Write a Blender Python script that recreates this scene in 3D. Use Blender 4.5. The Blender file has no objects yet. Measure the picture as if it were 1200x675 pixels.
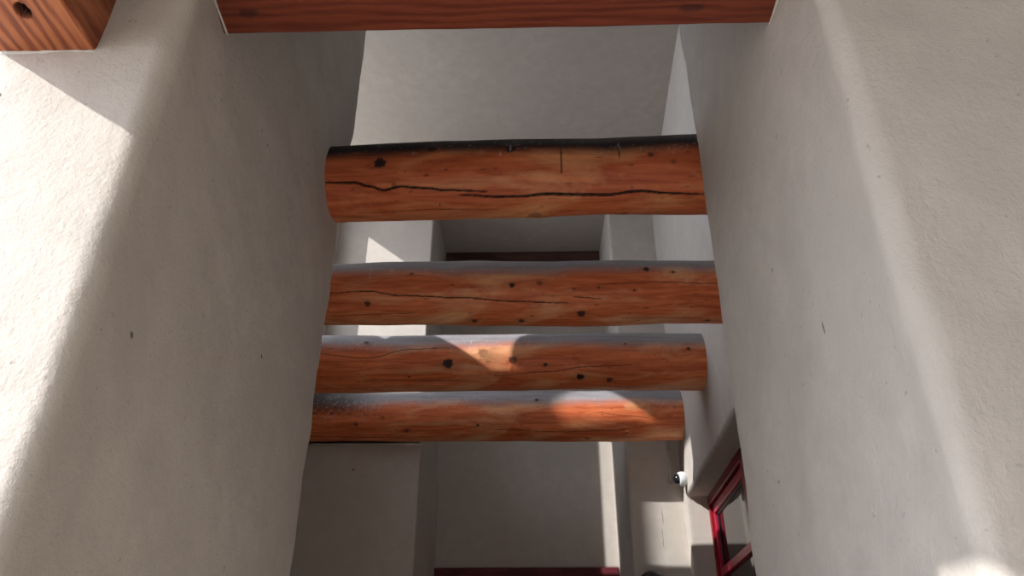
import bpy, bmesh, math, random
import numpy as np
from mathutils import Vector, Matrix, noise
S = bpy.context.scene
COL = S.collection
PI = math.pi
# ------------------------------------------------------------------ camera, light, exposure
F_PX, PITCH, YAW = 875.0, 29.2, 1.4
cam = bpy.data.cameras.new('camera'); cam_o = bpy.data.objects.new('camera', cam); COL.objects.link(cam_o)
cam.sensor_width = 36.0; cam.lens = 36.0 * F_PX / 1200.0; cam.clip_start = .02
cam_o.location = (0, 0, 0)
cam_o.rotation_euler = (math.radians(90 + PITCH), 0, math.radians(YAW))
S.camera = cam_o
S.view_settings.view_transform = 'Standard'
try: S.view_settings.look = 'None'
except Exception: pass
S.view_settings.exposure = 0.18
S.view_settings.gamma = 1.0
S.view_settings.use_curve_mapping = False
SUN_DIR = Vector((1.43, 1.04, -1.0)).normalized()
SUN_STRENGTH, SKY_STRENGTH = 4.9, 3.9
sun = bpy.data.lights.new('sun', 'SUN'); sun.energy = SUN_STRENGTH; sun.angle = math.radians(0.6); sun.color = (1.0, .965, .92)
sun_o = bpy.data.objects.new('sun', sun); COL.objects.link(sun_o)
sun_o.rotation_euler = SUN_DIR.to_track_quat('-Z', 'Y').to_euler(); sun_o.location = (-6, -5, 8)
W = bpy.data.worlds.new('sky'); S.world = W; W.use_nodes = True
bg = W.node_tree.nodes['Background']; bg.inputs[0].default_value = (.84, .90, 1.0, 1); bg.inputs[1].default_value = SKY_STRENGTH

# ------------------------------------------------------------------ materials
def newmat(name):
    m = bpy.data.materials.new(name); m.use_nodes = True
    nt = m.node_tree; b = nt.nodes['Principled BSDF']
    return m, nt, b
def N(nt, t, **kw):
    n = nt.nodes.new(t)
    for k, v in kw.items(): setattr(n, k, v)
    return n
def mixc(nt, fac, a, b, mode='MIX'):
    n = N(nt, 'ShaderNodeMix', data_type='RGBA', blend_type=mode)
    L = nt.links.new
    for sock, v in ((n.inputs[0], fac), (n.inputs[6], a), (n.inputs[7], b)):
        if hasattr(v, 'is_linked'): L(v, sock)
        elif isinstance(v, (int, float)): sock.default_value = v
        else: sock.default_value = (*v, 1)
    return n.outputs[2]
def ramp(nt, src, p0, p1, c0=(0, 0, 0), c1=(1, 1, 1)):
    r = N(nt, 'ShaderNodeValToRGB'); e = r.color_ramp.elements
    e[0].position, e[1].position = p0, p1; e[0].color = (*c0, 1); e[1].color = (*c1, 1)
    nt.links.new(src, r.inputs[0]); return r.outputs[0]
def tex(nt, co, scale, detail=4, rough=.55, dist=0):
    n = N(nt, 'ShaderNodeTexNoise'); n.inputs['Scale'].default_value = scale
    n.inputs['Detail'].default_value = detail; n.inputs['Roughness'].default_value = rough; n.inputs['Distortion'].default_value = dist
    nt.links.new(co, n.inputs['Vector']); return n.outputs['Fac']
def bump(nt, h, strength, dist, nrm=None):
    b = N(nt, 'ShaderNodeBump'); b.inputs['Strength'].default_value = strength; b.inputs['Distance'].default_value = dist
    nt.links.new(h, b.inputs['Height'])
    if nrm is not None: nt.links.new(nrm, b.inputs['Normal'])
    return b.outputs[0]
def stucco(name, col, rough_amt=1.0, marks=()):
    m, nt, b = newmat(name); L = nt.links.new
    co = N(nt, 'ShaderNodeTexCoord').outputs['Object']
    c = mixc(nt, ramp(nt, tex(nt, co, 2.2, 5, .6, .6), .35, .65), tuple(v * .93 for v in col), tuple(min(1, v * 1.05) for v in col))
    c = mixc(nt, ramp(nt, tex(nt, co, 14, 4, .6), .3, .7), c, tuple(v * .9 for v in col))
    nt.nodes[-1]
    # small dark pits and trowel specks
    sp = ramp(nt, tex(nt, co, 55, 2, .5), .70, .78)
    c = mixc(nt, sp, c, tuple(v * .62 for v in col))
    for ctr, rad in marks:          # chips and hairline cracks in the plaster
        wv = N(nt, 'ShaderNodeTexNoise'); wv.inputs['Scale'].default_value = 60; wv.inputs['Detail'].default_value = 2; L(co, wv.inputs['Vector'])
        ad = N(nt, 'ShaderNodeVectorMath', operation='MULTIPLY_ADD'); ad.inputs[1].default_value = (.012, .012, .012); L(wv.outputs['Color'], ad.inputs[0]); L(co, ad.inputs[2])
        sb = N(nt, 'ShaderNodeVectorMath', operation='SUBTRACT'); sb.inputs[1].default_value = tuple(v + .006 for v in ctr); L(ad.outputs[0], sb.inputs[0])
        dv = N(nt, 'ShaderNodeVectorMath', operation='DIVIDE'); dv.inputs[1].default_value = rad; L(sb.outputs[0], dv.inputs[0])
        ln = N(nt, 'ShaderNodeVectorMath', operation='LENGTH'); L(dv.outputs[0], ln.inputs[0])
        c = mixc(nt, ramp(nt, ln.outputs['Value'], .7, 1.0, (.85, .85, .85), (0, 0, 0)), c, (.09, .075, .065))
    L(c, b.inputs['Base Color']); b.inputs['Roughness'].default_value = .93
    b.inputs['Specular IOR Level'].default_value = .2
    n1 = bump(nt, tex(nt, co, 5, 4, .5), .28 * rough_amt, .03)
    n2 = bump(nt, tex(nt, co, 38, 6, .65, .5), .40 * rough_amt, .004, n1)
    n3 = bump(nt, tex(nt, co, 130, 4, .7), .6 * rough_amt, .0022, n2)
    L(n3, b.inputs['Normal'])
    return m
PLASTER = (.555, .512, .468)
M_NEAR = stucco('rough_stucco', PLASTER, 1.35, [((.544, 1.247, .607), (.05, .0035, .014)), ((-.672, 1.111, .541), (.05, .007, .007)), ((-.672, 1.711, .767), (.05, .006, .005)), ((-.93, .96, .94), (.006, .05, .004))])
M_FAR = stucco('smooth_stucco', PLASTER, .45, [((.825, 4.80, 1.03), (.0022, .05, .06)), ((.815, 4.80, .90), (.002, .05, .07)), ((-1.10, 4.585, 1.28), (.008, .05, .006))])
M_CAULK = stucco('white_plaster_bead', (.68, .66, .62), 1.0)

def log_mat(name, base, dark, pale, weather, top_dark=0.0):
    m, nt, b = newmat(name); L = nt.links.new
    tc = N(nt, 'ShaderNodeTexCoord').outputs['Object']
    mp = N(nt, 'ShaderNodeMapping'); mp.inputs['Scale'].default_value = (.09, 1, 1); L(tc, mp.inputs[0])
    mp2 = N(nt, 'ShaderNodeMapping'); mp2.inputs['Scale'].default_value = (.35, 1, 1); L(tc, mp2.inputs[0])
    g = tex(nt, mp.outputs[0], 34, 6, .65, .8)
    g2 = tex(nt, mp2.outputs[0], 5, 5, .6, 1.0)
    c = mixc(nt, ramp(nt, g, .35, .68), dark, base)
    c = mixc(nt, ramp(nt, g2, .48, .72), c, pale)
    g3 = tex(nt, mp2.outputs[0], 13, 5, .7, .6)
    c = mixc(nt, ramp(nt, g3, .58, .72, c1=(.55, .55, .55)), c, dark)
    at = N(nt, 'ShaderNodeAttribute', attribute_name='marks'); sp = N(nt, 'ShaderNodeSeparateColor'); L(at.outputs['Color'], sp.inputs[0])
    # weathered upper side (attribute B), bleached grey except on the first log, broken up by grain
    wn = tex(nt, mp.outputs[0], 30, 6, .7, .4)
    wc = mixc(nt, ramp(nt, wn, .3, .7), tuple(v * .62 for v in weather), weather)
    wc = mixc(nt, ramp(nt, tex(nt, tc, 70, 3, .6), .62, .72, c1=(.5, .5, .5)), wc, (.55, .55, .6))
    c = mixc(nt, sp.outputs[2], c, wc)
    c = mixc(nt, sp.outputs[0], c, (.028, .012, .012))
    c = mixc(nt, sp.outputs[1], c, (.010, .006, .006))
    # alpha channel: pale drips and flaking scratches
    c = mixc(nt, at.outputs['Alpha'], c, (.62, .62, .66))
    L(c, b.inputs['Base Color'])
    b.inputs['Roughness'].default_value = .48; b.inputs['Specular IOR Level'].default_value = .35
    n1 = bump(nt, g, .25, .004); n2 = bump(nt, tex(nt, tc, 90, 3, .6), .15, .002, n1)
    L(n2, b.inputs['Normal'])
    return m
BASE, DARK, PALE = (.90, .27, .10), (.54, .11, .040), (.95, .55, .29)
M_LOG1 = log_mat('stained_log_dark_top', (.72, .20, .075), (.40, .078, .028), (.86, .42, .19), (.022, .013, .018))  # near-black top: weathering, with the roof's shade put into its colour
M_LOG = log_mat('stained_log_grey_top', BASE, DARK, PALE, (.36, .345, .37))

def beam_mat(name, base, dark, axis='x'):
    m, nt, b = newmat(name); L = nt.links.new
    tc = N(nt, 'ShaderNodeTexCoord').outputs['Object']
    mp = N(nt, 'ShaderNodeMapping'); mp.inputs['Scale'].default_value = (.16, 1, 1) if axis == 'x' else (1, .16, 1); L(tc, mp.inputs[0])
    w = N(nt, 'ShaderNodeTexWave', wave_type='BANDS', bands_direction='Y' if axis == 'x' else 'X'); w.inputs['Scale'].default_value = 14
    w.inputs['Distortion'].default_value = 9; w.inputs['Detail'].default_value = 3; w.inputs['Detail Scale'].default_value = 1.2
    L(mp.outputs[0], w.inputs['Vector'])
    g = tex(nt, mp.outputs[0], 30, 6, .7, .5)
    c = mixc(nt, ramp(nt, w.outputs['Fac'], .1, .9), dark, base)
    c = mixc(nt, ramp(nt, g, .4, .75, c1=(.7, .7, .7)), c, tuple(v * 1.25 for v in base))
    at = N(nt, 'ShaderNodeAttribute', attribute_name='marks'); sp = N(nt, 'ShaderNodeSeparateColor'); L(at.outputs['Color'], sp.inputs[0])
    c = mixc(nt, sp.outputs[0], c, (.02, .008, .012))
    L(c, b.inputs['Base Color']); b.inputs['Roughness'].default_value = .5; b.inputs['Specular IOR Level'].default_value = .3
    L(bump(nt, w.outputs['Fac'], .3, .002), b.inputs['Normal'])
    return m
M_BEAM = beam_mat('stained_timber', (.20, .046, .022), (.13, .026, .014))
M_BLOCK = beam_mat('pale_stained_timber', (.40, .135, .055), (.17, .04, .018), 'y')
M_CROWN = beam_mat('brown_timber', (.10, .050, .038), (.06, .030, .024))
M_LINTEL = beam_mat('maroon_timber', (.13, .022, .030), (.07, .010, .018))
def flat(name, col, rough=.5, metal=0, spec=.5, var=.0):
    m, nt, b = newmat(name)
    co = N(nt, 'ShaderNodeTexCoord').outputs['Object']
    c = mixc(nt, ramp(nt, tex(nt, co, 25, 3), .35, .7), tuple(v * .85 for v in col), col)
    nt.links.new(c, b.inputs['Base Color'])
    b.inputs['Roughness'].default_value = rough; b.inputs['Metallic'].default_value = metal; b.inputs['Specular IOR Level'].default_value = spec
    return m
M_RED = flat('dark_red_frame_paint', (.26, .006, .016), .35)
M_RED2 = flat('bright_red_sash_paint', (.42, .010, .045), .35)
M_BLACK = flat('black_gasket', (.01, .012, .02), .4)
M_WHITE = flat('white_plastic', (.72, .76, .80), .4)
M_DOME = flat('smoked_dome', (.012, .014, .018), .08, 0, .8)
M_TILE = flat('pale_concrete', (.42, .37, .32), .9)
M_BOUNCE = flat('pale_bounce_paving', (.72, .65, .56), .9)  # made pale to reflect light up to the log undersides
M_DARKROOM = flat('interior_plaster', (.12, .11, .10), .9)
M_GREY = flat('grey_conduit', (.6, .57, .54), .6)
M_IRON = flat('black_iron', (.015, .015, .022), .45)
mg = bpy.data.materials.new('window_glass'); mg.use_nodes = True; nt = mg.node_tree; nt.nodes.clear()
o_ = N(nt, 'ShaderNodeOutputMaterial'); mx = N(nt, 'ShaderNodeMixShader'); tr = N(nt, 'ShaderNodeBsdfTransparent'); tr.inputs[0].default_value = (.75, .8, .78, 1)
gl = N(nt, 'ShaderNodeBsdfGlossy'); gl.inputs['Roughness'].default_value = .01; fr = N(nt, 'ShaderNodeFresnel'); fr.inputs[0].default_value = 1.75
nt.links.new(fr.outputs[0], mx.inputs[0]); nt.links.new(tr.outputs[0], mx.inputs[1]); nt.links.new(gl.outputs[0], mx.inputs[2]); nt.links.new(mx.outputs[0], o_.inputs[0])
M_GLASS = mg

# ------------------------------------------------------------------ helpers
def link_mesh(name, me, mat, parent=None, smooth=False):
    o = bpy.data.objects.new(name, me); COL.objects.link(o)
    me.materials.clear(); me.materials.append(mat)
    if smooth:
        me.polygons.foreach_set('use_smooth', [True] * len(me.polygons))
    if parent: o.parent = parent
    return o
def from_bm(name, bm, mat, parent=None, smooth=False):
    me = bpy.data.meshes.new(name); bm.normal_update(); bm.to_mesh(me); bm.free()
    return link_mesh(name, me, mat, parent, smooth)
def tag(o, label=None, cat=None, group=None, kind=None):
    if label: o['label'] = label
    if cat: o['category'] = cat
    if group: o['group'] = group
    if kind: o['kind'] = kind
    return o
def struct(o, label=None):
    o['kind'] = 'structure'
    if label: o['label'] = label
    return o
def add_hexa(bm, pts):            # 8 corners: bottom ring then top ring
    v = [bm.verts.new(p) for p in pts]
    for f in ((3, 2, 1, 0), (4, 5, 6, 7), (0, 1, 5, 4), (1, 2, 6, 5), (2, 3, 7, 6), (3, 0, 4, 7)):
        bm.faces.new([v[i] for i in f])
def box_pts(a, b):
    (x0, y0, z0), (x1, y1, z1) = a, b
    return [(x0, y0, z0), (x1, y0, z0), (x1, y1, z0), (x0, y1, z0), (x0, y0, z1), (x1, y0, z1), (x1, y1, z1), (x0, y1, z1)]
def box_bm(a, b, bev=0, seg=2):
    bm = bmesh.new(); add_hexa(bm, box_pts(a, b))
    if bev: bmesh.ops.bevel(bm, geom=bm.edges[:], offset=bev, segments=seg, affect='EDGES', profile=.5)
    return bm
def bool_wall(name, bm, cutters, mat, bev=.018, seg=3):
    """solid minus cutter boxes, then rounded arrises"""
    base = from_bm('wall_tmp', bm, mat)
    cs = []
    for cb in cutters:
        c = from_bm('cutter_tmp', cb, mat); cs.append(c)
        md = base.modifiers.new('b', 'BOOLEAN'); md.operation = 'DIFFERENCE'; md.object = c; md.solver = 'EXACT'
    if bev:
        md = base.modifiers.new('bev', 'BEVEL'); md.width = bev; md.segments = seg; md.limit_method = 'ANGLE'; md.angle_limit = math.radians(50)
    bpy.context.view_layer.update()
    me = bpy.data.meshes.new_from_object(base.evaluated_get(bpy.context.evaluated_depsgraph_get()))
    for o in [base] + cs: bpy.data.objects.remove(o, do_unlink=True)
    me.name = name
    return link_mesh(name, me, mat)

def round_outline(corners, ds):
    """corners: (x, y, radius) counter-clockwise; arcs in the corners, points every ds or closer"""
    n = len(corners); pts = []
    for i in range(n):
        p = Vector(corners[i][:2]); r = corners[i][2]
        a = Vector(corners[i - 1][:2]); b = Vector(corners[(i + 1) % n][:2])
        if r <= 0: pts.append(p); continue
        u = (a - p).normalized(); w = (b - p).normalized()
        ang = u.angle(w); t = r / math.tan(ang / 2)
        c = p + (u + w).normalized() * (r / math.sin(ang / 2))
        s0 = p + u * t - c; s1 = p + w * t - c
        k = 8
        tot = s0.angle_signed(s1)
        for j in range(k + 1):
            th = -tot * j / k
            v = Vector((s0.x * math.cos(th) - s0.y * math.sin(th), s0.x * math.sin(th) + s0.y * math.cos(th)))
            pts.append(c + v)
    out = []
    for i in range(len(pts)):
        a, b = pts[i], pts[(i + 1) % len(pts)]
        d = (b - a).length
        st = ds if d < 2.2 else ds * 1.6
        k = max(1, int(d / st))
        for j in range(k): out.append(a.lerp(b, j / k))
    return out
def pier(name, corners, z0, z1, dz, ds, mat, warp, marks=()):
    pl = round_outline(corners, ds); n = len(pl); nz = int((z1 - z0) / dz)
    nrm = []
    for i in range(n):
        t = (pl[(i + 1) % n] - pl[i - 1]).normalized(); nrm.append(Vector((t.y, -t.x, 0)))
    vs = []
    for k in range(nz + 1):
        z = z0 + (z1 - z0) * k / nz
        for i in range(n):
            p = Vector((pl[i].x, pl[i].y, z)) + warp(pl[i].x, pl[i].y, z)
            d = .010 * noise.noise(p * 1.7) + .006 * noise.noise(p * 6) + .0022 * noise.noise(p * 21)
            vs.append(p + nrm[i] * d)
    fs = []
    for k in range(nz):
        for i in range(n):
            j = (i + 1) % n
            fs.append((k * n + i, k * n + j, (k + 1) * n + j, (k + 1) * n + i))
    fs.append(tuple(range(n - 1, -1, -1))); fs.append(tuple(nz * n + i for i in range(n)))
    me = bpy.data.meshes.new(name); me.from_pydata(vs, [], fs); me.update()
    return struct(link_mesh(name, me, mat, None, True))

FLOOR = -1.6
CEIL = 3.45
# ------------------------------------------------------------------ setting: near gateway piers
def warp_l(x, y, z):
    v = Vector((0, 0, 0))
    k = min(1, max(0, (y - 1.0) / 1.1)); v.y += (1 - k) * .030 * (z - .45) + k * .015 * (z - .8); v.x += .018 * (1 - min(1, max(0, (y - .985) / .16)))
    return v
def warp_r(x, y, z):
    v = Vector((0, 0, 0))
    k = min(1, max(0, (y - 1.0) / .85)); v.y += -(1 - k) * .010 * (z - .5) - k * .028 * (z - 1.1)
    return v
pier('wall_near_left', [(-1.54, .955, 0), (-.672, .955, .032), (-.672, 2.215, .03), (-1.54, 2.215, 0)], FLOOR, CEIL, .03, .03, M_NEAR, warp_l)
pier('wall_near_right', [(.544, .950, .036), (2.6, .950, 0), (2.6, 1.90, 0), (.544, 1.90, .02)], FLOOR, CEIL, .03, .03, M_NEAR, warp_r)
struct(from_bm('wall_front_left', box_bm((-5.5, .955, FLOOR), (-1.53, 1.2, 2.9)), M_NEAR))
struct(from_bm('wall_shade_right', box_bm((2.6, -4.0, FLOOR), (2.9, 1.9, CEIL)), M_NEAR))  # added out of view to cut sky light from the right
struct(from_bm('wall_shade_rear', box_bm((-3.2, -4.8, FLOOR), (2.9, -4.5, 2.0)), M_NEAR))  # added behind the camera to dim the light on the front walls
struct(from_bm('wall_sun_blocker', box_bm((-6.0, .32, FLOOR), (-5.4, .73, 7.5)), M_NEAR))  # unseen block added to split the sun into separate patches
# wall over the gateway opening, resting on the lintel timber
struct(from_bm('wall_over_gateway', box_bm((-.69, .985, 1.60), (.56, 1.17, CEIL), .01), M_NEAR))

# ------------------------------------------------------------------ setting: far court
T_W = .12
LX = -1.42
LX2 = LX - T_W
kx = .728
def cY(C, X): return C + kx * X
def cZ(K, X): return K - X / 1.43
SILL = cZ(1.37, LX)
fl = bmesh.new()
YS = cY(4.03, LX)
add_hexa(fl, box_pts((LX2, 2.18, FLOOR), (LX, YS, SILL)))
add_hexa(fl, box_pts((LX2, YS, FLOOR), (LX, 5.9, cZ(1.16, LX))))
add_hexa(fl, box_pts((LX2, 2.18, SILL), (LX, cY(3.60, LX2), CEIL)))
add_hexa(fl, box_pts((LX2, cY(5.56, LX), cZ(1.16, LX)), (LX, 5.9, CEIL)))
struct(from_bm('wall_far_left', fl, M_FAR))  # unseen openings and stepped sill shaped to form the sun patches
# back of the court: left mass, recess, right mass
struct(from_bm('wall_back_left', box_bm((-1.43, 4.69, 1.2), (-.712, 5.72, CEIL), .012, 3), M_FAR))
struct(from_bm('wall_back_left_ledge', box_bm((-1.43, 4.585, FLOOR), (-.688, 5.66, 1.450), .014, 3), M_FAR))
struct(from_bm('wall_back', box_bm((-.78, 5.60, .845), (.72, 5.80, CEIL), .02, 3), M_FAR))
struct(from_bm('wall_back_right', box_bm((.622, 4.80, FLOOR), (1.35, 5.72, CEIL), .022, 3), M_FAR))
# ceiling and floor
cb_ = bmesh.new()
add_hexa(cb_, [(-2.15, 1.16, CEIL - .01), (1.5, 1.16, CEIL - .01), (1.5, 5.85, CEIL - .01), (-1.50, 5.85, CEIL - .01), (-2.15, 1.16, CEIL + .18), (1.5, 1.16, CEIL + .18), (1.5, 5.85, CEIL + .18), (-1.50, 5.85, CEIL + .18)])
struct(from_bm('ceiling', cb_, M_FAR))  # unseen left overhang skewed to trim the sun patches
struct(from_bm('floor', box_bm((-14, -14, FLOOR - .2), (14, 14, FLOOR)), M_TILE))
struct(from_bm('floor_bounce', box_bm((-1.43, .2, FLOOR), (1.2, 5.62, FLOOR + .012)), M_BOUNCE))  # pale layer added on the unseen floor to bounce light upward
# right wall of the court, running slightly outwards, with a deep window niche
WX, WY, WS = .96, 4.65, .045
def wl(off, y, z): return (WX + off + WS * (y - WY), y, z)
def skew_box(o0, y0, z0, o1, y1, z1):
    bm = bmesh.new()
    add_hexa(bm, [wl(o0, y0, z0), wl(o1, y0, z0), wl(o1, y1, z0), wl(o0, y1, z0), wl(o0, y0, z1), wl(o1, y0, z1), wl(o1, y1, z1), wl(o0, y1, z1)])
    return bm
NT = 1.125
struct(bool_wall('wall_far_right', skew_box(0, 1.80, FLOOR, .28, 4.88, CEIL), [skew_box(-.1, 2.45, -.45, .6, 4.69, NT)], M_FAR, .022, 3))
# dim room behind the window
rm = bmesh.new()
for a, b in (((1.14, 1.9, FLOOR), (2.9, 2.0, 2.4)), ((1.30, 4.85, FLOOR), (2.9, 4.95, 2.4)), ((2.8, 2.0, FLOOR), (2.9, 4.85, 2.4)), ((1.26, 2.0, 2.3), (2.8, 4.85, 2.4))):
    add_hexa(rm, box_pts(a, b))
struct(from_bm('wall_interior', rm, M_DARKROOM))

# window
def P_skew(name, spec, mat, parent, bev=.004):
    bm = bmesh.new()
    for s in spec:
        t = skew_box(*s)
        if bev: bmesh.ops.bevel(t, geom=t.edges[:], offset=bev, segments=2, affect='EDGES', profile=.5)
        me = bpy.data.meshes.new('t'); t.to_mesh(me); t.free(); bm.from_mesh(me); bpy.data.meshes.remove(me)
    return from_bm(name, bm, mat, parent)
win = bpy.data.objects.new('window_1', None); COL.objects.link(win); struct(win)
O0, O1 = .13, .20
y_hi, y_lo, zt, zb = 4.69, 2.45, NT, -.45
P_skew('window_frame', [(O0, y_lo, zt - .055, O1, y_hi, zt), (O0, y_lo, zb, O1, y_hi, zb + .055),
                        (O0, y_hi - .032, zb, O1, y_hi, zt), (O0, y_lo, zb, O1, y_lo + .05, zt), (O0, 3.62, zb, O1, 3.72, zt)], M_RED, win)
for k, (a, b) in enumerate(((3.725, 4.655), (2.508, 3.615))):
    sx0, sx1 = O0 + .018, O1 - .01
    zs1, zs0 = zt - .065, zb + .065
    sash = P_skew('window_sash', [(sx0, a, zs1 - .05, sx1, b, zs1), (sx0, a, zs0, sx1, b, zs0 + .05), (sx0, b - .036, zs0, sx1, b, zs1), (sx0, a, zs0, sx1, a + .05, zs1)], M_RED2 if k == 0 else M_RED, win)
    P_skew('gasket', [(sx0 + .016, a + .048, zs1 - .064, sx0 + .03, b - .048, zs1 - .046), (sx0 + .016, b - .052, zs0 + .05, sx0 + .03, b - .034, zs1 - .05), (sx0 + .016, a + .048, zs0 + .05, sx0 + .03, a + .066, zs1 - .05)], M_BLACK, sash, 0)
    P_skew('muntin', [(sx0 + .004, a + .04, .655, sx0 + .03, b - .04, .700), (sx0 + .004, a + .04, .18, sx0 + .03, b - .04, .225)], M_RED2, sash, .003)
    P_skew('window_glass', [(sx0 + .022, a + .04, zs0 + .04, sx0 + .026, b - .04, zs1 - .04)], M_GLASS, sash, 0)

# door below the recess lintel (only its lintel shows)
dr = bpy.data.objects.new('door_1', None); COL.objects.link(dr); struct(dr)
from_bm('door_panel', box_bm((-.68, 5.66, FLOOR), (.60, 5.71, .60), .01), M_RED, dr)
fr_ = bmesh.new()
for a, b in (((-.72, 5.62, FLOOR), (-.64, 5.74, .62)), ((.56, 5.62, FLOOR), (.64, 5.74, .62)), ((-.02, 5.64, FLOOR), (.02, 5.73, .6))): add_hexa(fr_, box_pts(a, b))
from_bm('door_frame', fr_, M_RED, dr)

# ------------------------------------------------------------------ round logs (vigas)
def fill_attr(me, arr):
    ca = me.color_attributes.new('marks', 'FLOAT_COLOR', 'POINT'); ca.data.foreach_set('color', arr.astype(np.float32).ravel())
def seg_dist(X, A, pts, R):
    """distance on the unrolled surface to a polyline of (x, phi_deg)"""
    d = np.full(X.shape, 9.0); tt = np.zeros(X.shape)
    P = [(x, math.radians(a) * R) for x, a in pts]
    for i in range(len(P) - 1):
        (x0, a0), (x1, a1) = P[i], P[i + 1]
        ux, ua = x1 - x0, a1 - a0; l2 = ux * ux + ua * ua
        t = np.clip(((X - x0) * ux + (A - a0) * ua) / l2, 0, 1)
        q = np.hypot(X - x0 - t * ux, A - a0 - t * ua)
        m = q < d; d = np.where(m, q, d); tt = np.where(m, (i + t) / (len(P) - 1), tt)
    return d, tt
def make_log(name, p0, p1, r0, r1, mat, label, knots, cracks, drips=(), scratch=(), seed=0, wline=8.0, wsoft=9.0, lumps=.004, black=None):
    p0, p1 = Vector(p0), Vector(p1); Lg = (p1 - p0).length
    nx, na = int(Lg / .0048), 300
    rng = np.random.RandomState(seed)
    xs = np.linspace(p0.x, p1.x, nx + 1); ph = np.linspace(-180, 180, na, endpoint=False)
    X, D = np.meshgrid(xs, ph, indexing='ij'); Rm = (r0 + r1) / 2; A = np.radians(D) * Rm
    t = (X - p0.x) / (p1.x - p0.x)
    R = r0 + (r1 - r0) * t
    def wob(fx, fa, s): 
        a, b, c = rng.rand(3) * 6.28
        return s * np.sin(fx * X + a + 1.3 * np.sin(fa * np.radians(D) + b) + .6 * np.sin(.37 * fx * X + c))
    R = R + wob(3.1, 1, lumps) + wob(6.7, 1, lumps * .6) + wob(13, 2, lumps * .3) + wob(29, 2, lumps * .12) + lumps * .5 * np.sin(2 * np.radians(D) + 1.2 * X + seed)
    # hewn facets
    R = R + .0012 * np.sin(9 * np.radians(D) + 2.0 * np.sin(2.1 * X + seed))
    kn = np.zeros(X.shape); cr = np.zeros(X.shape); sc = np.zeros(X.shape)
    wv = .9 * np.sin(37 * X + 3) + .7 * np.sin(71 * X + 11 * np.radians(D))
    for (kx_, ka, s, dens) in knots:
        dx = X - kx_; da = A - math.radians(ka) * Rm
        ang = np.arctan2(da, dx); rr = np.hypot(dx * .85, da) * (1 + .08 * np.sin(3 * ang + kx_ * 40) + .10 * np.sin(7 * ang + ka))
        kn = np.maximum(kn, min(1, dens * 1.1) * np.clip((s * 1.15 - rr) / (s * .35) + .5, 0, 1))
        kn = np.maximum(kn, dens * .30 * np.clip(1 - np.hypot(dx * .42, da) / (s * 2.2), 0, 1))
        R = R + .006 * np.exp(-(rr / (s * 2.2)) ** 2) - .003 * np.exp(-(rr / (s * .7)) ** 2)
    for pts, w, dep in cracks:
        P2 = [pts[0]]
        for i in range(len(pts) - 1):
            (x0, a0), (x1, a1) = pts[i], pts[i + 1]; k = max(1, int(abs(x1 - x0) / .012))
            for j in range(1, k + 1):
                u = j / k; P2.append((x0 + (x1 - x0) * u, a0 + (a1 - a0) * (u * u * (3 - 2 * u)) + (rng.rand() - .5) * .9))
        d, tt = seg_dist(X, A, P2, Rm)
        ww = .0007 + w * (.45 + .75 * np.sin(PI * np.clip(tt, .02, .98)) ** .6)
        cr = np.maximum(cr, np.clip((ww - d) / .0014 + .5, 0, 1)); R = R - dep * np.clip(1 - d / (ww * 1.6), 0, 1)
    for pts, w in drips:
        d, tt = seg_dist(X, A, pts, Rm); sc = np.maximum(sc, .45 * np.clip((w - d) / .001 + .5, 0, 1) * (np.sin(X * 900 + D * 7) * .3 + .6 > .25))
    for (x0, x1, a0, a1, n) in scratch:
        for _ in range(n):
            cx_ = x0 + (x1 - x0) * rng.rand(); ca_ = a0 + (a1 - a0) * rng.rand(); l = 1 + 9 * rng.rand() ** 2; sl = (rng.rand() - .5) * .012
            d, tt = seg_dist(X, A, [(cx_, ca_), (cx_ + sl, ca_ - l)], Rm)
            sc = np.maximum(sc, (.18 + .3 * rng.rand()) * np.clip((.0014 - d) / .002 + .5, 0, 1))
    for _ in range(70):      # short checks and specks in the grain
        cx_ = p0.x + Lg * rng.rand(); ca_ = -115 + 125 * rng.rand(); l = .002 + .022 * rng.rand() ** 3
        d, tt = seg_dist(X, A, [(cx_, ca_), (cx_ + l, ca_ + (rng.rand() - .5) * 2)], Rm)
        kn = np.maximum(kn, (.35 + .5 * rng.rand()) * np.clip((.0016 + .0022 * rng.rand() ** 3 - d) / .0022 + .5, 0, 1))
    if black is not None:    # blackened, flaking finish at one end
        n3 = .5 + .5 * np.sin(90 * X + 5 * np.sin(23 * np.radians(D))) * np.sin(31 * X + 2)
        kn = np.maximum(kn, (.55 + .4 * n3) * np.clip((black - X) / .25, 0, 1) * np.clip((D + 12 + 18 * n3) / 22, 0, 1))
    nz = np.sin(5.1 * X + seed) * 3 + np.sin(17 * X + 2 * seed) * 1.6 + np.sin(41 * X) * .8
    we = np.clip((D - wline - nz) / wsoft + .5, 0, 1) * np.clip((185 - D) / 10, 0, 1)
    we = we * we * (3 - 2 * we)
    C = np.stack([kn, cr, we, sc], -1).reshape(-1, 4)
    f = np.radians(D)
    cy = p0.y + (p1.y - p0.y) * t; cz = p0.z + (p1.z - p0.z) * t
    bow = .006 * np.sin(PI * t) * math.sin(seed)
    V = np.stack([X, cy - R * np.cos(f), cz + bow + R * np.sin(f)], -1).reshape(-1, 3)
    org = Vector(((p0.x + p1.x) / 2, p0.y, p0.z)); V = V - np.array(org)
    fs = []
    for i in range(nx):
        b = i * na
        for j in range(na):
            k = (j + 1) % na; fs.append((b + j, b + na + j, b + na + k, b + k))
    fs.append(tuple(range(na))); fs.append(tuple(nx * na + j for j in range(na - 1, -1, -1)))
    me = bpy.data.meshes.new(name); me.from_pydata(V.tolist(), [], fs); me.update(); fill_attr(me, C)
    o = link_mesh(name, me, mat, None, True); o.location = org
    tag(o, label, 'beam', 'round log beams across the passage', 'thing')
    return o
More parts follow.
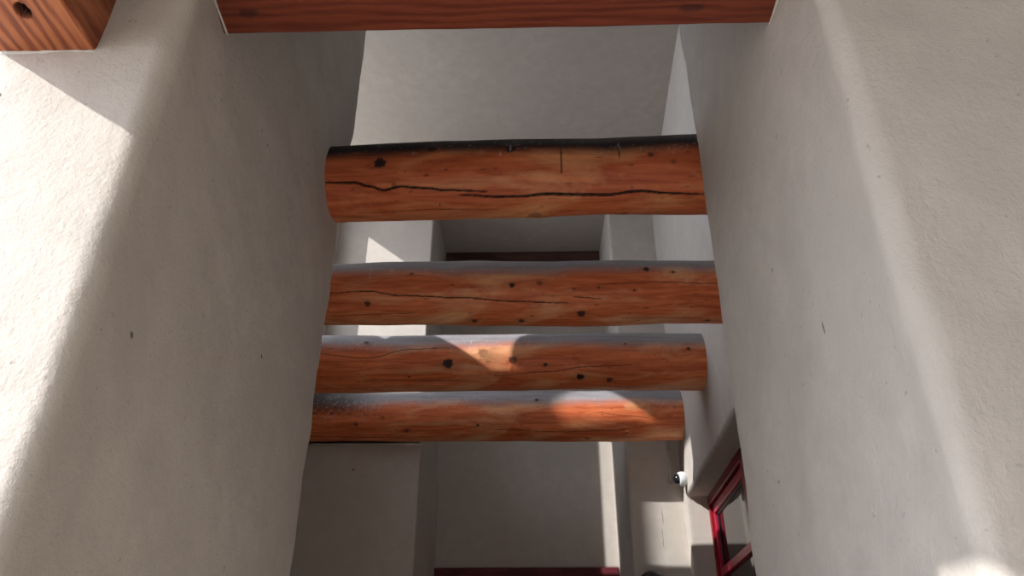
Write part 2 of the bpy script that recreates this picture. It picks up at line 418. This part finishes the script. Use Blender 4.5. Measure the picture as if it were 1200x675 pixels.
def bead(parent, pts, r, name='plaster_bead'):
    """lumpy bead of plaster along a polyline (local to the parent's origin)"""
    bm = bmesh.new(); rings = []; off = parent.location
    P = [Vector(p) for p in pts]; Q = []
    for i in range(len(P) - 1):
        k = max(1, int((P[i + 1] - P[i]).length / .012))
        for j in range(k): Q.append(P[i].lerp(P[i + 1], j / k))
    Q.append(P[-1])
    for i, q in enumerate(Q):
        t = (Q[min(i + 1, len(Q) - 1)] - Q[max(i - 1, 0)]).normalized()
        a = t.orthogonal().normalized() if abs(t.z) > .9 else t.cross(Vector((0, 0, 1))).normalized(); b = t.cross(a)
        rr = r * (.75 + .5 * noise.noise(q * 40)) * (.5 if i in (0, len(Q) - 1) else 1)
        rings.append([bm.verts.new(q - off + (a * math.cos(w) + b * math.sin(w)) * rr) for w in [PI * 2 * k / 8 for k in range(8)]])
    for r0, r1 in zip(rings, rings[1:]):
        for k in range(8): bm.faces.new((r0[k], r0[(k + 1) % 8], r1[(k + 1) % 8], r1[k]))
    bm.faces.new(rings[0][::-1]); bm.faces.new(rings[-1])
    bmesh.ops.recalc_face_normals(bm, faces=bm.faces[:])
    return from_bm(name, bm, M_CAULK, parent, True)

l1 = make_log('round_log_beam', (-.735, 2.104, 1.6), (.86, 2.068, 1.6), .135, .138, M_LOG1,
    'topmost round log beam, dark-topped and split by a long black crack, nearest the gateway',
    [(-.488, -9.2, .015, 1), (-.317, 13, .012, .9), (-.053, 6.7, .013, 1), (.409, -7.8, .008, .7), (.027, -101, .018, .45), (.33, -103, .012, .35), (-.44, -40, .007, .5), (.48, -20, .006, .5)],
    [([(-.70, -33.2), (-.573, -34.7), (-.525, -40.9), (-.475, -47.2), (-.423, -42.7), (-.332, -45.7), (-.276, -49.6), (-.134, -53)], .0026, .010),
     ([(-.22, -57.5), (-.106, -62.1), (-.021, -62.7), (.064, -59.3), (.178, -62.7), (.277, -64.7), (.361, -60), (.489, -64.8), (.60, -66.9)], .0036, .013),
     ([(.119, 23), (.116, -4), (.115, -30.8)], .0010, .001), ([(.309, 8), (.306, -14)], .0002, .0003),
     ([(-.293, -70), (-.296, -84)], .0002, .0003), ([(-.58, -84), (-.3, -80), (-.1, -84)], .0005, .0005)],
    drips=[([(-.053, 14), (-.051, 2)], .0018), ([(.309, 16), (.309, 9)], .0018), ([(.44, 14), (.44, 9)], .0015)],
    scratch=[(.25, .55, 0, 14, 16), (-.4, .1, -2, 12, 10)], seed=3, wline=5, wsoft=26, lumps=.003)
l2 = make_log('round_log_beam', (-1.50, 2.890, 1.604), (.915, 2.915, 1.598), .138, .141, M_LOG,
    'second round log beam from the top, grey-topped with a thin dark crack',
    [(-.686, -45.7, .010, .8), (-.068, -13.9, .009, .9), (-.233, -82.7, .010, .8), (-.03, -81.7, .010, .8), (.226, -64, .013, .85), (.507, 14.1, .010, .9), (.776, -88, .010, .7), (.049, -11, .010, .5), (.30, -20, .004, .8), (.45, -25, .004, .8), (-.5, 10, .006, .6), (.62, 8, .006, .8)],
    [([(-.86, -26.7), (-.688, -23), (-.542, -31.2), (-.286, -35.4), (-.068, -42.5), (.167, -45.2)], .0016, .006), ([(.193, -34.7), (.309, -38.3)], .0010, .003),
     ([(.3, -14), (.55, -10), (.85, -14)], .0007, .002), ([(-.9, -70), (-.5, -66)], .0006, .001), ([(.4, -78), (.75, -82)], .0007, .001)],
    drips=[([(-.68, 30), (-.68, 5)], .0010)], scratch=[(-.8, .8, 5, 60, 40)], seed=5, wline=14, wsoft=34, lumps=.004)
l3 = make_log('round_log_beam', (-1.50, 3.692, 1.604), (.924, 3.676, 1.594), .152, .151, M_LOG,
    'third round log beam from the top, sunlit V-shaped patch and round knots on its middle',
    [(-.417, -25.1, .020, 1), (-.236, -5.5, .019, .45), (-.082, -19.7, .016, .75), (.085, -28.6, .008, .9), (.264, -53.9, .015, .95), (.415, -60.7, .012, .8), (.82, 1, .008, .8), (-.85, 20, .010, .7), (-.62, -50, .005, .8), (.5, 12, .005, .7)],
    [([(-.18, -50.4), (.089, -44), (.308, -32.7), (.527, -30.2)], .0010, .003), ([(-1.1, -3.8), (-.838, -13.5), (-.619, 3.4), (-.4, 6)], .0008, .002), ([(-.9, -62), (-.5, -60), (-.1, -66)], .0006, .001)],
    drips=[([(-.30, 24), (-.305, 2)], .0014)], scratch=[(-1.0, -.6, 8, 45, 60), (-.5, .3, 5, 30, 40)], seed=8, wline=12, wsoft=34, lumps=.0028)
l4 = make_log('round_log_beam', (-1.50, 4.520, 1.606), (.968, 4.535, 1.603), .154, .156, M_LOG,
    'lowest and farthest round log beam, oval sunlit patch near its right end',
    [(-.318, -38.5, .007, .8), (-.758, -52.6, .010, .7), (.046, 19.3, .008, .9), (.356, -78, .008, .6), (-1.067, -36.1, .010, .7), (-.9, -20, .006, .6), (.6, -60, .006, .6)],
    [([(.417, -12.8), (.60, -20), (.729, -25.6)], .0006, .001), ([(-1.4, -70), (-1.0, -74), (-.6, -73)], .0014, .003), ([(-.2, -50), (.2, -56), (.6, -52)], .0006, .001)],
    scratch=[(-1.38, -.95, -30, 40, 220), (-.95, -.2, 0, 35, 120), (.55, .9, 0, 25, 30)], seed=11, wline=12, wsoft=32, lumps=.0028, black=-.90)
# plaster beads where the logs enter the walls
bead(l1, [(-.676, 2.104 - .142 * math.cos(a), 1.6 + .142 * math.sin(a)) for a in np.radians(np.linspace(-100, -35, 12))], .0045)
bead(l4, [(-1.40, 4.580, 1.444), (-1.1, 4.580, 1.443), (-.9, 4.580, 1.443), (-.80, 4.580, 1.442)], .005)
bead(l4, [(-.80, 4.576, 1.439), (-.67, 4.574, 1.436)], .011)
bead(l3, [(.925, 3.676 - .148 * math.cos(a), 1.596 + .148 * math.sin(a)) for a in np.radians(np.linspace(-95, -50, 8))], .006)

# ------------------------------------------------------------------ squared timbers
def timber(name, a, b, mat, label, cat, holes=(), bev=.006, parent=None, axis='x'):
    """squared timber with bevelled arrises; the underside is finely meshed for knots and bolt holes"""
    (x0, y0, z0), (x1, y1, z1) = a, b
    bm = bmesh.new(); nx = max(2, int((x1 - x0) / .006)) if axis == 'x' else max(2, int((x1 - x0) / .004)); ny = max(2, int((y1 - y0) / (.006 if axis == 'x' else .004)))
    org = Vector(((x0 + x1) / 2, (y0 + y1) / 2, z0))
    add_hexa(bm, box_pts(a, b))
    bmesh.ops.subdivide_edges(bm, edges=[e for e in bm.edges if abs((e.verts[0].co - e.verts[1].co).x) > .5 * (x1 - x0)], cuts=min(nx, 220), use_grid_fill=True)
    bmesh.ops.subdivide_edges(bm, edges=[e for e in bm.edges if abs((e.verts[0].co - e.verts[1].co).y) > .5 * (y1 - y0)], cuts=min(ny, 240), use_grid_fill=True)
    bmesh.ops.bevel(bm, geom=[e for e in bm.edges if len(e.link_faces) == 2 and e.calc_face_angle() > 1], offset=bev, segments=3, affect='EDGES', profile=.5)
    vals = []
    for v in bm.verts:
        k = 0; p = v.co.copy()
        for (hx, hy, s, sy, dep) in holes:
            if p.z < z0 + .02:
                d = math.hypot((p.x - hx) / s, (p.y - hy) / sy)
                k = max(k, min(1, max(0, (1 - d) / .25 + .3)) * (1 if dep > .004 else .6)); 
                if d < 1: v.co.z += dep * (1 - d * d)
        v.co += Vector((noise.noise(p * 9), noise.noise(p * 9 + Vector((5, 0, 0))), noise.noise(p * 7 + Vector((0, 9, 0))))) * .0016
        vals.append((k, 0, 0, 0)); v.co -= org
    o = from_bm(name, bm, mat, parent); fill_attr(o.data, np.array(vals)); o.location = org
    if label: tag(o, label, cat, None, 'thing')
    return o
gate = timber('lintel_beam', (-.74, .985, 1.313), (.61, 1.168, 1.60), M_BEAM, 'squared reddish timber lintel spanning the gateway at the top edge of the photo', 'beam',
              holes=[(-.60, 1.11, .022, .012, .001), (.36, 1.12, .03, .010, .001)])
bead(gate, [(-.656, 1.00, 1.314), (-.667, 1.168, 1.313), (-.667, 1.175, 1.40)], .0035)
bead(gate, [(.541, 1.03, 1.314), (.541, 1.168, 1.314), (.541, 1.176, 1.40)], .005)
outl = timber('outlook_beam', (-.975, .10, 1.055), (-.792, 1.05, 1.302), M_BLOCK, 'squared timber with a dark bolt hole jutting from the sunlit wall, top left corner', 'beam',
              holes=[(-.872, .878, .013, .017, .03)], axis='y')
bead(outl, [(-.985, .972, 1.053), (-.90, .972, 1.053), (-.790, .972, 1.053)], .0068)
bead(outl, [(-.982, .972, 1.052), (-.980, .976, 1.20)], .005)
# unseen deck added over the forecourt to keep sun off the right pier
struct(from_bm('roof_sun_blocker', box_bm((-1.10, -4.0, 1.302), (2.6, .984, 1.36), .006), M_NEAR))
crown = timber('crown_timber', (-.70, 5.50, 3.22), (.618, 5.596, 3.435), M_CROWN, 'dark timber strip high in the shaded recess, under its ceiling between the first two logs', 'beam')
lint = timber('door_lintel', (-.70, 5.575, .60), (.618, 5.72, .85), M_LINTEL, 'maroon timber lintel across the recess at the bottom edge of the photo', 'beam')

# ------------------------------------------------------------------ small fittings
def cyl_bm(bm, p0, p1, r0, r1, n=24, caps=True):
    p0, p1 = Vector(p0), Vector(p1); t = (p1 - p0).normalized(); a = t.orthogonal().normalized(); b = t.cross(a)
    R0 = [bm.verts.new(p0 + (a * math.cos(w) + b * math.sin(w)) * r0) for w in [2 * PI * k / n for k in range(n)]]
    R1 = [bm.verts.new(p1 + (a * math.cos(w) + b * math.sin(w)) * r1) for w in [2 * PI * k / n for k in range(n)]]
    for k in range(n): bm.faces.new((R0[k], R0[(k + 1) % n], R1[(k + 1) % n], R1[k]))
    if caps: bm.faces.new(R0[::-1]); bm.faces.new(R1)
def lathe_bm(org, axis, prof, n=28):
    bm = bmesh.new(); org = Vector(org); t = Vector(axis).normalized(); a = t.orthogonal().normalized(); b = t.cross(a); rings = []
    for h, r in prof:
        if r < 1e-5: rings.append([bm.verts.new(org + t * h)])
        else: rings.append([bm.verts.new(org + t * h + (a * math.cos(w) + b * math.sin(w)) * r) for w in [2 * PI * k / n for k in range(n)]])
    for A_, B_ in zip(rings, rings[1:]):
        for k in range(n):
            q = (A_[k % len(A_)], A_[(k + 1) % n % len(A_)], B_[(k + 1) % n % len(B_)], B_[k % len(B_)])
            u = list(dict.fromkeys(q))
            if len(u) > 2: bm.faces.new(u)
    bmesh.ops.recalc_face_normals(bm, faces=bm.faces[:])
    return bm
cm = bpy.data.objects.new('security_camera', None); COL.objects.link(cm); cm.location = (.957, 4.60, 1.215)
tag(cm, 'small white dome security camera on the court wall above the window niche corner', 'security camera')
from_bm('housing', lathe_bm((0, 0, 0), (-1, -.15, -.1), [(0, 0), (0, .038), (.006, .043), (.032, .045), (.044, .042), (.052, .036), (.052, 0)]), M_WHITE, cm, True)
from_bm('camera_dome', lathe_bm(Vector((-1, -.15, -.1)).normalized() * .050, (-1, -.15, -.1), [(0, 0), (0, .034), (.012, .032), (.022, .026), (.030, .014), (.033, 0)]), M_DOME, cm, True)
cb = bmesh.new(); cyl_bm(cb, (.895, 4.792, 1.24), (.895, 4.792, 1.95), .006, .006, 12)
for z in (1.42, 1.85): add_hexa(cb, box_pts((.885, 4.786, z), (.905, 4.802, z + .02)))
cyl_bm(cb, (.895, 4.792, 1.24), (.93, 4.66, 1.22), .006, .006, 12)
tag(from_bm('conduit', cb, M_GREY, None, True), 'thin vertical conduit on the back wall running up from the security camera', 'conduit')
sc = bpy.data.objects.new('wall_sconce', None); COL.objects.link(sc); sc.location = (.715, 4.80, .455)
tag(sc, 'dark rounded cap of a wall light at the bottom edge, right of the recess', 'wall light')
from_bm('cap', lathe_bm((0, -.085, .17), (0, 0, 1), [(0, 0), (0, .072), (.02, .075), (.045, .066), (.062, .045), (.072, .018), (.075, 0)]), M_IRON, sc, True)
from_bm('shade', lathe_bm((0, -.085, 0), (0, 0, 1), [(0, 0), (0, .045), (.17, .066), (.17, 0)]), M_RED2, sc, True)
from_bm('backplate', box_bm((-.04, -.020, .03), (.04, 0, .16), .004), M_IRON, sc)
from_bm('arm', box_bm((-.012, -.06, .08), (.012, -.01, .10), .002), M_IRON, sc)
